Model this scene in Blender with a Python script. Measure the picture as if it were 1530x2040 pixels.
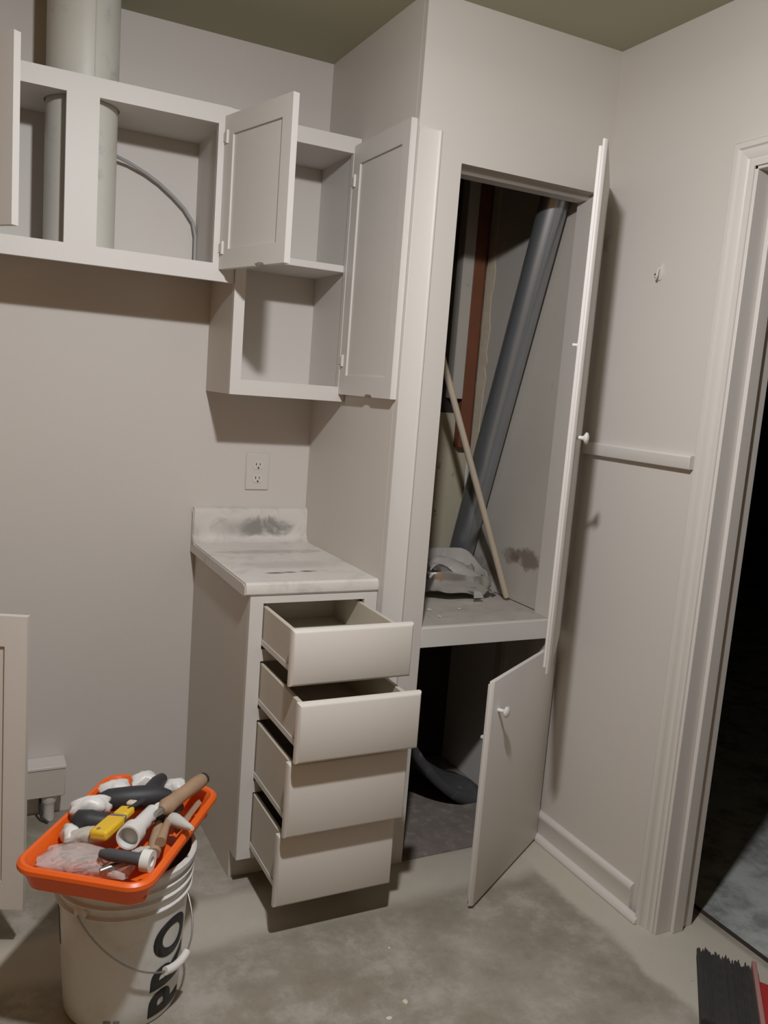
import bpy, bmesh, math, random
from mathutils import Vector, Matrix
random.seed(7)
for o in list(bpy.data.objects):
    bpy.data.objects.remove(o, do_unlink=True)
sc = bpy.context.scene
COL = sc.collection

# ------------------------------------------------------------------ camera
F_PX = 1684.33
cam = bpy.data.cameras.new('camera')
cam.sensor_fit = 'VERTICAL'
cam.sensor_height = 36.0
cam.lens = F_PX / 2040.0 * 36.0
cam.clip_start = 0.02
cam_o = bpy.data.objects.new('camera', cam)
COL.objects.link(cam_o)
fw = Vector((0.44844235, 0.88222935, -0.14342535))
rt = Vector((0.89380078, -0.44183066, 0.0768494))
up = Vector((-0.00442908, 0.16265622, 0.98667286))
cam_o.matrix_world = Matrix(((rt.x, up.x, -fw.x, -1.10865),
                             (rt.y, up.y, -fw.y, -2.80443),
                             (rt.z, up.z, -fw.z, 1.47006),
                             (0, 0, 0, 1)))
sc.camera = cam_o

# ------------------------------------------------------------------ world, exposure, light
wd = bpy.data.worlds.new('world')
sc.world = wd
wd.use_nodes = True
wd.node_tree.nodes['Background'].inputs[0].default_value = (0.02, 0.02, 0.022, 1)
wd.node_tree.nodes['Background'].inputs[1].default_value = 0.02
sc.view_settings.view_transform = 'Standard'
sc.view_settings.look = 'None'
sc.view_settings.gamma = 1.0
sc.view_settings.use_curve_mapping = False
sc.view_settings.exposure = 0.0
LAMP = Vector((-0.64, -1.90, 2.405))     # bare bulb of the ceiling fixture
LAMP_R = 0.045
LAMP_POWER = 47.0
LAMP_COL = (0.98, 0.985, 1.0)
ld = bpy.data.lights.new('bulb_light', 'POINT')
ld.energy = LAMP_POWER
ld.color = LAMP_COL
ld.shadow_soft_size = LAMP_R
lo = bpy.data.objects.new('bulb_light', ld)
COL.objects.link(lo)
lo.location = LAMP
la = bpy.data.lights.new('bulb_reflector_light', 'AREA')   # added downward light, brightens lower walls and floor
la.shape = 'DISK'
la.size = 2 * LAMP_R
la.energy = LAMP_POWER * 0.5
la.color = LAMP_COL
lao = bpy.data.objects.new('bulb_reflector_light', la)
COL.objects.link(lao)
lao.location = (LAMP.x, LAMP.y, LAMP.z - 0.002)


# ------------------------------------------------------------------ materials
def new_mat(name):
    m = bpy.data.materials.new(name)
    m.use_nodes = True
    nt = m.node_tree
    b = nt.nodes['Principled BSDF']
    return m, nt, b


def N(nt, t, **kw):
    n = nt.nodes.new(t)
    for k, v in kw.items():
        if k in n.inputs:
            n.inputs[k].default_value = v
        else:
            setattr(n, k, v)
    return n


def coords(nt, space='Object'):
    if space == 'World':
        return N(nt, 'ShaderNodeNewGeometry').outputs['Position']
    return N(nt, 'ShaderNodeTexCoord').outputs[space]


def noise(nt, co, scale, detail=4, rough=0.55, dist=0.0):
    n = N(nt, 'ShaderNodeTexNoise')
    n.inputs['Scale'].default_value = scale
    n.inputs['Detail'].default_value = detail
    n.inputs['Roughness'].default_value = rough
    n.inputs['Distortion'].default_value = dist
    nt.links.new(co, n.inputs['Vector'])
    return n.outputs['Fac']


def ramp(nt, fac, a, b, lo=0.0, hi=1.0):
    r = N(nt, 'ShaderNodeMapRange')
    r.interpolation_type = 'SMOOTHSTEP'
    r.inputs['From Min'].default_value = a
    r.inputs['From Max'].default_value = b
    r.inputs['To Min'].default_value = lo
    r.inputs['To Max'].default_value = hi
    nt.links.new(fac, r.inputs['Value'])
    return r.outputs['Result']


def mixc(nt, fac, a, b):
    m = N(nt, 'ShaderNodeMix')
    m.data_type = 'RGBA'
    for i, v in ((0, fac), (6, a), (7, b)):
        if hasattr(v, 'is_linked') or isinstance(v, bpy.types.NodeSocket):
            nt.links.new(v, m.inputs[i])
        elif i == 0:
            m.inputs[0].default_value = v
        else:
            m.inputs[i].default_value = (*v, 1)
    return m.outputs[2]


def mth(nt, op, a, b=None):
    m = N(nt, 'ShaderNodeMath')
    m.operation = op
    for i, v in ((0, a), (1, b)):
        if v is None:
            continue
        if isinstance(v, bpy.types.NodeSocket):
            nt.links.new(v, m.inputs[i])
        else:
            m.inputs[i].default_value = v
    return m.outputs[0]


def bump(nt, b, h, strength=0.2, dist=0.002):
    n = N(nt, 'ShaderNodeBump')
    n.inputs['Strength'].default_value = strength
    n.inputs['Distance'].default_value = dist
    nt.links.new(h, n.inputs['Height'])
    nt.links.new(n.outputs['Normal'], b.inputs['Normal'])


def paint(name, col, rough=0.5, var=0.06, scale=3.0, bscale=60, bstr=0.12, metal=0.0, space='World', dirt=None, dirt_th=(0.6, 0.75)):
    m, nt, b = new_mat(name)
    co = coords(nt, space)
    f = noise(nt, co, scale, 3)
    lo = tuple(c * (1 - var) for c in col)
    hi = tuple(min(1, c * (1 + var * 0.5)) for c in col)
    c = mixc(nt, f, lo, hi)
    if dirt:
        d = ramp(nt, noise(nt, co, scale * 3.1, 6, 0.65), *dirt_th)
        c = mixc(nt, d, c, dirt)
    nt.links.new(c, b.inputs['Base Color'])
    b.inputs['Roughness'].default_value = rough
    b.inputs['Metallic'].default_value = metal
    bump(nt, b, noise(nt, co, bscale, 3), bstr)
    return m


M = {}
M['wall'] = paint('wall_paint', (0.63, 0.59, 0.548), 0.55, 0.03, 1.5, 220, 0.10)
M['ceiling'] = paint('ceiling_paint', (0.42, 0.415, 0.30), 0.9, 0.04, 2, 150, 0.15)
M['trim'] = paint('trim_gloss_paint', (0.66, 0.63, 0.59), 0.42, 0.03, 3, 45, 0.12)
M['cab'] = paint('cabinet_white_paint', (0.665, 0.635, 0.60), 0.5, 0.04, 4, 50, 0.14)
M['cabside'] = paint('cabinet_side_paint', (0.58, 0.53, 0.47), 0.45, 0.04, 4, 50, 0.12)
M['drawer'] = paint('drawer_paint', (0.66, 0.615, 0.56), 0.38, 0.03, 4, 50, 0.08)
M['dinside'] = paint('drawer_inside_paint', (0.55, 0.50, 0.42), 0.5, 0.05, 6, 50, 0.08)
M['raw'] = paint('dark_cabinet_inside', (0.10, 0.075, 0.055), 0.8, 0.2, 8, 60, 0.2)  # inner panels, much darker than the outer cabinet paint
M['plaster'] = paint('stained_closet_plaster', (0.50, 0.46, 0.41), 0.85, 0.12, 3, 40, 0.3, dirt=(0.20, 0.15, 0.11), dirt_th=(0.66, 0.80))
def stain_plaster():
    m = M['plaster']; nt = m.node_tree; b = nt.nodes['Principled BSDF']
    src = b.inputs['Base Color'].links[0].from_socket
    co = coords(nt, 'World')
    sep = N(nt, 'ShaderNodeSeparateXYZ'); nt.links.new(co, sep.inputs[0])
    n1 = noise(nt, co, 14, 6, 0.7)
    c = src
    for (cy, cz, ry, rz, amt) in ((-0.455, 0.925, 0.10, 0.035, 0.75), (-0.36, 0.915, 0.05, 0.03, 0.5), (-0.15, 0.83, 0.12, 0.05, 0.4)):
        s_ = mth(nt, 'ADD', mth(nt, 'POWER', mth(nt, 'DIVIDE', mth(nt, 'SUBTRACT', sep.outputs[1], cy), ry), 2.0),
                 mth(nt, 'POWER', mth(nt, 'DIVIDE', mth(nt, 'SUBTRACT', sep.outputs[2], cz), rz), 2.0))
        s_ = mth(nt, 'ADD', s_, mth(nt, 'MULTIPLY', mth(nt, 'SUBTRACT', n1, 0.5), 5.0))
        c = mixc(nt, mth(nt, 'MULTIPLY', ramp(nt, s_, 1.3, 0.0), amt), c, (0.13, 0.09, 0.06))
    nt.links.new(c, b.inputs['Base Color'])


stain_plaster()
M['cream'] = paint('cream_old_plaster', (0.52, 0.47, 0.35), 0.9, 0.15, 5, 40, 0.35, dirt=(0.12, 0.085, 0.06), dirt_th=(0.60, 0.72))
M['closet_dark'] = paint('bare_dark_boards', (0.045, 0.032, 0.026), 0.9, 0.25, 6, 30, 0.3)  # closet shade put into the colour; also the floor slab seam
M['closetfloor'] = paint('brown_dusty_underlay', (0.20, 0.165, 0.145), 0.95, 0.35, 9, 25, 0.5, dirt=(0.30, 0.27, 0.25), dirt_th=(0.45, 0.85))
M['darkroom'] = paint('dark_room_wall', (0.05, 0.042, 0.035), 0.9, 0.2, 2, 30, 0.2)  # near black colour stands in for the missing light beyond the doorway
M['shelf'] = paint('dusty_shelf_paint', (0.46, 0.42, 0.37), 0.75, 0.25, 9, 40, 0.3, dirt=(0.28, 0.235, 0.19), dirt_th=(0.5, 0.85))
M['pipe'] = paint('white_painted_pipe', (0.60, 0.585, 0.53), 0.42, 0.05, 4, 30, 0.08, dirt=(0.42, 0.43, 0.42), dirt_th=(0.55, 0.75))
M['white'] = paint('white_plastic', (0.74, 0.73, 0.70), 0.4, 0.02, 5, 40, 0.03, space='Object')
M['offwhite'] = paint('white_grimy_plastic', (0.62, 0.60, 0.55), 0.5, 0.08, 12, 60, 0.1, space='Object')
M['black'] = paint('black_print', (0.015, 0.016, 0.017), 0.5, 0.1, 10, 60, 0.02, space='Object')
M['slot'] = paint('dark_slot', (0.02, 0.018, 0.015), 0.8, 0.1, 10, 60, 0.02, space='Object')
M['grey'] = paint('grey_print', (0.22, 0.22, 0.21), 0.6, 0.1, 20, 60, 0.02, space='Object')
M['orange'] = paint('orange_plastic', (0.85, 0.13, 0.012), 0.38, 0.05, 6, 40, 0.04, space='Object')
M['wood'] = paint('worn_tan_wood', (0.40, 0.26, 0.165), 0.7, 0.25, 18, 70, 0.2, space='Object')
M['palewood'] = paint('pale_wood_stick', (0.56, 0.47, 0.36), 0.6, 0.12, 12, 80, 0.12, space='Object')
M['stud'] = paint('red_brown_stud', (0.19, 0.065, 0.03), 0.75, 0.3, 9, 60, 0.3)
M['steel'] = paint('tool_steel', (0.42, 0.41, 0.40), 0.38, 0.15, 20, 60, 0.08, metal=0.85, space='Object')
M['yellow'] = paint('yellow_plastic', (0.80, 0.50, 0.03), 0.4, 0.05, 12, 60, 0.04, space='Object')
M['rubber'] = paint('black_rubber', (0.035, 0.035, 0.038), 0.55, 0.2, 12, 60, 0.06, space='Object')
M['darkbristle'] = paint('dark_bristles', (0.045, 0.042, 0.040), 0.9, 0.4, 40, 90, 0.5, space='Object')
M['red'] = paint('red_plastic', (0.42, 0.035, 0.035), 0.45, 0.1, 10, 60, 0.05, space='Object')
M['pink'] = paint('faded_red_edge', (0.45, 0.22, 0.20), 0.6, 0.1, 10, 60, 0.05, space='Object')
M['sheet'] = paint('dark_grey_sheet', (0.075, 0.075, 0.082), 0.6, 0.3, 9, 60, 0.2, dirt=(0.2, 0.19, 0.19), dirt_th=(0.55, 0.8), space='Object')
M['cable'] = paint('grey_cable', (0.36, 0.37, 0.37), 0.5, 0.05, 20, 60, 0.03, space='Object')
M['galv'] = paint('galvanised_steel', (0.44, 0.465, 0.49), 0.36, 0.14, 7, 40, 0.04, metal=0.82, space='Object')
M['bronze'] = paint('dark_bronze', (0.05, 0.04, 0.03), 0.5, 0.1, 10, 60, 0.03, metal=0.3, space='Object')
M['panelling'] = paint('brown_panelling', (0.47, 0.25, 0.08), 0.6, 0.2, 3, 40, 0.1)  # invented brown for unseen walls, gives warm bounce light
M['torn'] = paint('torn_cream_paper', (0.66, 0.58, 0.44), 0.9, 0.2, 30, 60, 0.3)
M['chip'] = paint('paint_chip', (0.70, 0.62, 0.50), 0.7, 0.1, 50, 60, 0.1, space='Object')


def floor_mat():
    m, nt, b = new_mat('dusty_concrete')
    co = coords(nt, 'World')
    n1 = noise(nt, co, 1.7, 6, 0.6, 0.1)
    n2 = noise(nt, co, 5.5, 9, 0.72, 0.0)
    n3 = noise(nt, co, 38, 4, 0.7)
    c = mixc(nt, ramp(nt, n1, 0.38, 0.62), (0.255, 0.225, 0.175), (0.32, 0.285, 0.235))
    c = mixc(nt, mth(nt, 'MULTIPLY', ramp(nt, n2, 0.44, 0.68), 0.8), c, (0.43, 0.395, 0.35))
    c = mixc(nt, mth(nt, 'MULTIPLY', ramp(nt, n2, 0.46, 0.32), 0.6), c, (0.20, 0.165, 0.12))
    # pale plaster dust swept along the right wall and below the closet doors
    sep = N(nt, 'ShaderNodeSeparateXYZ')
    nt.links.new(co, sep.inputs[0])
    wob = mth(nt, 'MULTIPLY', mth(nt, 'SUBTRACT', n2, 0.5), 0.16)
    dx = mth(nt, 'ADD', mth(nt, 'SUBTRACT', 0.68, sep.outputs[0]), wob)
    d1 = mth(nt, 'MULTIPLY', ramp(nt, dx, 0.17, 0.13), ramp(nt, sep.outputs[0], 0.86, 0.84))
    dy = mth(nt, 'ADD', mth(nt, 'ABSOLUTE', mth(nt, 'ADD', sep.outputs[1], 0.74)), wob)
    d2 = ramp(nt, dy, 0.13, 0.06)
    dust = mth(nt, 'MAXIMUM', d1, mth(nt, 'MULTIPLY', d2, 0.85))
    c = mixc(nt, mth(nt, 'MULTIPLY', dust, 0.85), c, (0.52, 0.48, 0.405))
    # greyer, dirtier slab beyond the doorway
    far = ramp(nt, sep.outputs[0], 0.875, 0.885)
    gr = mixc(nt, ramp(nt, n2, 0.35, 0.6), (0.22, 0.225, 0.215), (0.46, 0.47, 0.46))
    c = mixc(nt, far, c, gr)
    c = mixc(nt, mth(nt, 'MULTIPLY', ramp(nt, n3, 0.66, 0.74), 0.5), c, (0.15, 0.13, 0.10))
    nt.links.new(c, b.inputs['Base Color'])
    b.inputs['Roughness'].default_value = 0.85
    bump(nt, b, n2, 0.35, 0.004)
    return m


M['floor'] = floor_mat()


def counter_mat():
    m, nt, b = new_mat('stained_laminate')
    co = coords(nt, 'World')
    sep = N(nt, 'ShaderNodeSeparateXYZ')
    nt.links.new(co, sep.inputs[0])
    n1 = noise(nt, co, 9, 6, 0.65, 0.6)
    n2 = noise(nt, co, 30, 5, 0.7)
    c = mixc(nt, ramp(nt, n1, 0.46, 0.78), (0.66, 0.625, 0.585), (0.47, 0.44, 0.41))

    def blob(cx, cy, cz, rx, ry, rz, w=0.5):
        s = None
        for o, cc, r in ((0, cx, rx), (1, cy, ry), (2, cz, rz)):
            d = mth(nt, 'POWER', mth(nt, 'DIVIDE', mth(nt, 'SUBTRACT', sep.outputs[o], cc), r), 2.0)
            s = d if s is None else mth(nt, 'ADD', s, d)
        s = mth(nt, 'ADD', s, mth(nt, 'MULTIPLY', mth(nt, 'SUBTRACT', n1, 0.5), 5.5))
        return ramp(nt, s, 1.35, 0.0)
    c = mixc(nt, mth(nt, 'MULTIPLY', blob(-0.165, -0.02, 0.968, 0.11, 0.12, 0.034), 0.85), c, (0.19, 0.185, 0.165))
    c = mixc(nt, mth(nt, 'MULTIPLY', blob(-0.26, -0.02, 0.960, 0.09, 0.12, 0.035), 0.5), c, (0.27, 0.26, 0.235))
    for px, py, rx in ((-0.28, -0.505, 0.03), (-0.235, -0.50, 0.022), (-0.17, -0.495, 0.03)):
        c = mixc(nt, mth(nt, 'MULTIPLY', blob(px, py, 0.914, rx, 0.010, 0.02), 0.9), c, (0.07, 0.065, 0.06))
    c = mixc(nt, mth(nt, 'MULTIPLY', blob(-0.20, -0.20, 0.914, 0.17, 0.035, 0.03), 0.45), c, (0.22, 0.205, 0.18))
    c = mixc(nt, mth(nt, 'MULTIPLY', blob(-0.20, -0.40, 0.914, 0.17, 0.06, 0.03), 0.35), c, (0.28, 0.26, 0.24))
    nt.links.new(c, b.inputs['Base Color'])
    b.inputs['Roughness'].default_value = 0.38
    bump(nt, b, n2, 0.2, 0.002)
    return m


M['counter'] = counter_mat()


def bucket_mat():
    m, nt, b = new_mat('white_bucket_plastic')
    co = coords(nt, 'Object')
    c = mixc(nt, ramp(nt, noise(nt, co, 7, 6, 0.7, 0.3), 0.48, 0.80), (0.66, 0.66, 0.635), (0.50, 0.47, 0.40))
    nt.links.new(c, b.inputs['Base Color'])
    b.inputs['Roughness'].default_value = 0.3
    b.inputs['Subsurface Weight'].default_value = 0.0
    bump(nt, b, noise(nt, co, 40, 3), 0.05)
    return m


M['bucket'] = bucket_mat()


def foil_mat():
    m, nt, b = new_mat('dusty_crushed_metal')
    co = coords(nt, 'Object')
    d = ramp(nt, noise(nt, co, 7, 5, 0.6), 0.22, 0.42)
    geo = N(nt, 'ShaderNodeNewGeometry')
    sp = N(nt, 'ShaderNodeSeparateXYZ')
    nt.links.new(geo.outputs['Normal'], sp.inputs[0])
    upf = ramp(nt, sp.outputs[2], 0.15, 0.5)
    d = mth(nt, 'MULTIPLY', d, upf)
    c = mixc(nt, d, (0.80, 0.80, 0.80), (0.40, 0.37, 0.34))
    nt.links.new(c, b.inputs['Base Color'])
    nt.links.new(ramp(nt, d, 0, 1, 0.95, 0.15), b.inputs['Metallic'])
    nt.links.new(ramp(nt, d, 0, 1, 0.22, 0.75), b.inputs['Roughness'])
    bump(nt, b, noise(nt, co, 30, 4), 0.3, 0.003)
    return m


M['foil'] = foil_mat()


def clear_mat():
    m, nt, b = new_mat('clear_plastic_bag')
    b.inputs['Base Color'].default_value = (0.75, 0.72, 0.70, 1)
    b.inputs['Roughness'].default_value = 0.25
    b.inputs['Alpha'].default_value = 0.42
    bump(nt, b, noise(nt, coords(nt), 45, 4), 0.6, 0.004)
    return m


M['bag'] = clear_mat()


def emis():
    m, nt, b = new_mat('lit_bulb_glass')
    b.inputs['Base Color'].default_value = (1, 1, 1, 1)
    b.inputs['Emission Color'].default_value = (*LAMP_COL, 1)
    b.inputs['Emission Strength'].default_value = 12.0
    return m


M['bulb'] = emis()


# ------------------------------------------------------------------ mesh builder
class MB:
    def __init__(self):
        self.v, self.f = [], []

    def add(self, vs, fs):
        o = len(self.v)
        self.v += [Vector(p) for p in vs]
        self.f += [tuple(i + o for i in f) for f in fs]
        return self

    def box(self, x0, x1, y0, y1, z0, z1):
        x0, x1 = sorted((x0, x1)); y0, y1 = sorted((y0, y1)); z0, z1 = sorted((z0, z1))
        return self.add([(x0, y0, z0), (x1, y0, z0), (x1, y1, z0), (x0, y1, z0), (x0, y0, z1), (x1, y0, z1), (x1, y1, z1), (x0, y1, z1)],
                        [(0, 3, 2, 1), (4, 5, 6, 7), (0, 1, 5, 4), (1, 2, 6, 5), (2, 3, 7, 6), (3, 0, 4, 7)])

    def prism(self, poly, a, b, axis):
        n = len(poly)

        def P(p, t):
            return {'x': (t, p[0], p[1]), 'y': (p[0], t, p[1]), 'z': (p[0], p[1], t)}[axis]
        vs = [P(p, a) for p in poly] + [P(p, b) for p in poly]
        fs = [tuple(range(n)), tuple(range(2 * n - 1, n - 1, -1))]
        fs += [(i, i + n, (i + 1) % n + n, (i + 1) % n) for i in range(n)]
        return self.add(vs, fs)

    def rings(self, rs, cap0=True, cap1=True, closed=False):
        n = len(rs[0])
        vs = [p for r in rs for p in r]
        fs = []
        m = len(rs)
        for k in range(m if closed else m - 1):
            k2 = (k + 1) % m
            for i in range(n):
                fs.append((k * n + i, k * n + (i + 1) % n, k2 * n + (i + 1) % n, k2 * n + i))
        if not closed:
            if cap0: fs.append(tuple(range(n - 1, -1, -1)))
            if cap1: fs.append(tuple(range((m - 1) * n, m * n)))
        return self.add(vs, fs)

    def lathe(self, prof, n=32, c=(0, 0, 0), cap0=True, cap1=True):
        rs = [[(c[0] + r * math.cos(2 * math.pi * i / n), c[1] + r * math.sin(2 * math.pi * i / n), c[2] + z) for i in range(n)] for r, z in prof]
        return self.rings(rs, cap0, cap1)

    def tube(self, pts, r, n=12, cap=True):
        pts = [Vector(p) for p in pts]
        rs = []
        ref = None
        for i, p in enumerate(pts):
            a = pts[max(0, i - 1)]; b = pts[min(len(pts) - 1, i + 1)]
            t = (b - a).normalized()
            if ref is None:
                ref = Vector((0, 0, 1)) if abs(t.z) < 0.9 else Vector((1, 0, 0))
            s = t.cross(ref).normalized(); w = s.cross(t).normalized()
            ref = w
            rr = r[i] if isinstance(r, (list, tuple)) else r
            rs.append([p + rr * (math.cos(2 * math.pi * k / n) * s + math.sin(2 * math.pi * k / n) * w) for k in range(n)])
        return self.rings(rs, cap, cap)

    def xf(self, mat, start=0):
        for i in range(start, len(self.v)):
            self.v[i] = mat @ self.v[i]
        return self

    def build(self, name, mat, parent=None, loc=(0, 0, 0), rotz=0.0, bevel=0.0, smooth=None, world=False, seg=2):
        """world=True: vertices are in world coordinates; they are moved into the frame of the (unrotated) parent"""
        vs = self.v
        if world:
            off = Vector(WL.get(parent.name, (0, 0, 0))) if parent else Vector(loc)
            vs = [p - off for p in vs]
            if parent: loc = (0, 0, 0)
        me = bpy.data.meshes.new(name)
        me.from_pydata([tuple(p) for p in vs], [], self.f)
        bm = bmesh.new(); bm.from_mesh(me)
        bmesh.ops.recalc_face_normals(bm, faces=bm.faces)
        bm.to_mesh(me); bm.free()
        if smooth:
            for p in me.polygons: p.use_smooth = True
            me.set_sharp_from_angle(angle=math.radians(smooth))
        me.materials.append(M[mat])
        o = bpy.data.objects.new(name, me)
        COL.objects.link(o)
        o.location = loc
        o.rotation_euler = (0, 0, rotz)
        if parent:
            o.parent = parent
            WL[o.name] = Vector(WL.get(parent.name, (0, 0, 0))) + Vector(loc)
        else:
            WL[o.name] = Vector(loc)
        if bevel:
            md = o.modifiers.new('bevel', 'BEVEL')
            md.width = bevel; md.segments = seg; md.limit_method = 'ANGLE'
            md.angle_limit = math.radians(40)
            for p in me.polygons: p.use_smooth = True
            me.set_sharp_from_angle(angle=math.radians(50))
        return o


WL = {}


def thing(name, label, cat, loc, rotz=0.0, group=None):
    o = bpy.data.objects.new(name, None)
    o.empty_display_size = 0.05
    COL.objects.link(o)
    o.location = loc; o.rotation_euler = (0, 0, rotz)
    WL[o.name] = Vector(loc)
    return tag(o, label, cat, group)


def tag(o, label, cat, group=None, kind=None):
    o['label'] = label; o['category'] = cat
    if group: o['group'] = group
    if kind: o['kind'] = kind
    return o


def struct(o, label=None):
    o['kind'] = 'structure'
    if label: o['label'] = label
    return o


def B(*a):
    return MB().box(*a)


# ================================================================== SETTING
ZT = 2.526
YC = -0.654
XR = 0.6664
DY0, DY1 = -1.21, -2.05          # doorway in the right wall
DZ = 2.095
struct(B(-2.7, 5.2, -4.4, 3.0, -0.08, 0.0).build('floor', 'floor'), 'dusty bare concrete floor with pale plaster patches')
struct(B(-2.7, 5.2, -4.4, 3.0, ZT, ZT + 0.08).build('ceiling', 'ceiling'), 'plain beige ceiling in shade')
struct(B(-2.7, XR, 0.0, 0.10, 0, ZT).build('wall_back', 'wall'), 'beige painted wall behind the cabinets')
struct(B(-2.8, -2.7, -4.4, 0.10, 0, ZT).build('wall_left', 'panelling'), 'brown panelled wall out to the left')
struct(B(-2.7, XR, -4.5, -4.4, 0, ZT).build('wall_rear', 'panelling'), 'brown panelled wall behind the viewer')
struct(B(0.0, 0.10, -0.63, 0.0, 0, ZT).build('wall_partition', 'wall'), 'side wall between counter and closet')
m = MB()
m.box(XR, 0.795, DY0, 0.10, 0, ZT).box(XR, 0.795, -4.5, DY1, 0, ZT).box(XR, 0.795, DY1, DY0, DZ, ZT)
struct(m.build('wall_right', 'wall'), 'beige right wall with a doorway')
m = MB()
XO1, XO2, ZOT = 0.1427, 0.632, 2.1105
ZSB, ZST = 0.7009, 0.7638
m.box(0.0, XO1, YC, YC + 0.022, 0, ZT)
m.box(XO1, XR, YC, YC + 0.05, ZOT, ZT)
m.box(XO2, XR, YC, YC + 0.095, 0, ZOT)
m.box(XO1, XO2, YC + 0.05, YC + 0.095, ZOT - 0.006, ZT)
struct(m.build('wall_front', 'wall'), 'closet front wall with a tall opening')
# door stop mouldings under the header
struct(MB().prism([(YC + 0.036, ZOT), (YC + 0.036, ZOT - 0.008), (YC + 0.048, ZOT - 0.014), (YC + 0.095, ZOT - 0.014), (YC + 0.095, ZOT)], XO1, XO2, 'x').build('trim_1', 'trim'), 'stepped moulding under the closet header')
# flat vertical trim strip on the closet corner
struct(MB().prism([(0.0, YC), (0.0, YC - 0.006), (0.060, YC - 0.006), (0.063, YC - 0.0085), (0.067, YC - 0.0095), (0.071, YC - 0.0075), (0.073, YC - 0.003), (0.073, YC)], 0, 2.181, 'z').build('trim_2', 'trim', bevel=0.0012), 'flat vertical strip at the closet corner')
# chair rail stub
struct(MB().prism([(XR, 1.318), (XR - 0.016, 1.318), (XR - 0.018, 1.322), (XR - 0.018, 1.352), (XR - 0.012, 1.357), (XR, 1.357)], -0.668, -1.136, 'y').build('trim_3', 'trim', bevel=0.0012), 'short horizontal rail strip on the right wall')
# baseboard: board with bead and quarter round
bb = MB()
bb.prism([(XR, 0.0), (XR - 0.013, 0.0), (XR - 0.013, 0.072), (XR - 0.016, 0.078), (XR - 0.014, 0.088), (XR - 0.006, 0.096), (XR, 0.096)], -0.657, -1.118, 'y')
bbo = struct(bb.build('baseboard_right', 'trim', bevel=0.001), 'painted baseboard on the right wall')
qr = [(XR - 0.013, 0.0)] + [(XR - 0.013 - 0.019 * math.cos(a), 0.019 * math.sin(a)) for a in [i * math.pi / 12 for i in range(7)]]
MB().prism([(x, z + 0.002) for x, z in qr], -0.66, -1.165, 'y').build('shoe_moulding', 'trim', bbo, smooth=40)
# doorway casing with its reeded profile
def casing_profile(t):      # distance from opening edge -> height from the wall
    return [(0.0, 0.0), (0.0, 0.012), (0.010, 0.014), (0.014, 0.009), (0.020, 0.009), (0.024, 0.013), (0.044, 0.016), (0.048, 0.022), (0.060, 0.022), (0.064, 0.017), (0.064, 0.0)]
cp = casing_profile(0)
rings_ = []
for d, h in cp:
    e = d - 0.006
    rings_.append([(XR - h, DY0 + e, 0.0), (XR - h, DY0 + e, DZ + e), (XR - h, DY1 - e, DZ + e), (XR - h, DY1 - e, 0.0)])
m = MB().rings([[rings_[k][j] for k in range(len(cp))] for j in range(4)])
struct(m.build('trim_4', 'trim', bevel=0.0008), 'moulded white casing around the dark doorway')
# jambs with stop
m = MB()
for y, s in ((DY0, -1), (DY1, 1)):
    m.box(XR - 0.006, 0.80, y, y + s * 0.014, 0, DZ)
    m.box(XR + 0.048, XR + 0.086, y + s * 0.014, y + s * 0.027, 0, DZ)
m.box(XR - 0.006, 0.80, DY0, DY1, DZ - 0.014, DZ)
m.box(XR + 0.048, XR + 0.086, DY0 - 0.014, DY1 + 0.014, DZ - 0.027, DZ - 0.014)
struct(m.build('door_1', 'trim', bevel=0.0015), 'painted jamb lining of the open doorway')
# room beyond the doorway
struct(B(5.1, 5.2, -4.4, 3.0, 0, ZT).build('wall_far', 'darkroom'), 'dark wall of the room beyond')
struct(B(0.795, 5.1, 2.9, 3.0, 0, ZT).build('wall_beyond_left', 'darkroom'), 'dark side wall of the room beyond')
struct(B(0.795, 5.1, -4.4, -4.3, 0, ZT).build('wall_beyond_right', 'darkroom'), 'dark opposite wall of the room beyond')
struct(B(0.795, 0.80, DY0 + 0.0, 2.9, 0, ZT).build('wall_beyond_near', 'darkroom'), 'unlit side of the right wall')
struct(B(0.874, 0.888, -2.6, 0.4, 0.0, 0.0035).build('trim_5', 'closet_dark'), 'dark seam between the two floor slabs')

# closet inside
random.seed(3)
jag = []
z = 0.93
while z < ZT - 0.02:
    jag.append((-0.020 - random.random() * 0.014, z)); z += 0.03 + random.random() * 0.04
poly = [(YC + 0.096, ZST), (-0.004, ZST), (-0.004, 0.91)] + jag + [(jag[-1][0], ZT - 0.002), (YC + 0.096, ZT - 0.002)]
struct(MB().prism(poly, XR - 0.012, XR - 0.0005, 'x').build('wall_closet_right', 'plaster'), 'stained plasterboard on the closet right side')
random.seed(8)
tj, zz = [], 0.95
while zz < 2.44:
    tj.append((-0.078 - random.random() * 0.016, zz)); zz += 0.02 + random.random() * 0.03
struct(MB().prism([(-0.036, 0.95)] + tj + [(-0.036, 2.44)], XR - 0.0145, XR - 0.0122, 'x').build('trim_7', 'torn'), 'cream torn paper edge beside the brown stud')
struct(B(0.10, XR - 0.012, -0.006, -0.0005, ZST, 1.40).build('wall_closet_back', 'cream'), 'cream dirty plaster at the closet back')
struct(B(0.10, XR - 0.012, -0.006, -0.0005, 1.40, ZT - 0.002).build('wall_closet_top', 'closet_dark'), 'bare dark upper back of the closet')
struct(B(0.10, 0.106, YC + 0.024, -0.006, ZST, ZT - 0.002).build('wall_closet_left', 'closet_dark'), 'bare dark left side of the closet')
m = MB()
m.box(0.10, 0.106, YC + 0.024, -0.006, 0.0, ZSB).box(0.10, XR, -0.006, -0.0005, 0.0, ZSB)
struct(m.build('wall_closet_lower', 'closet_dark'), 'bare dark boards low in the closet')
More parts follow.
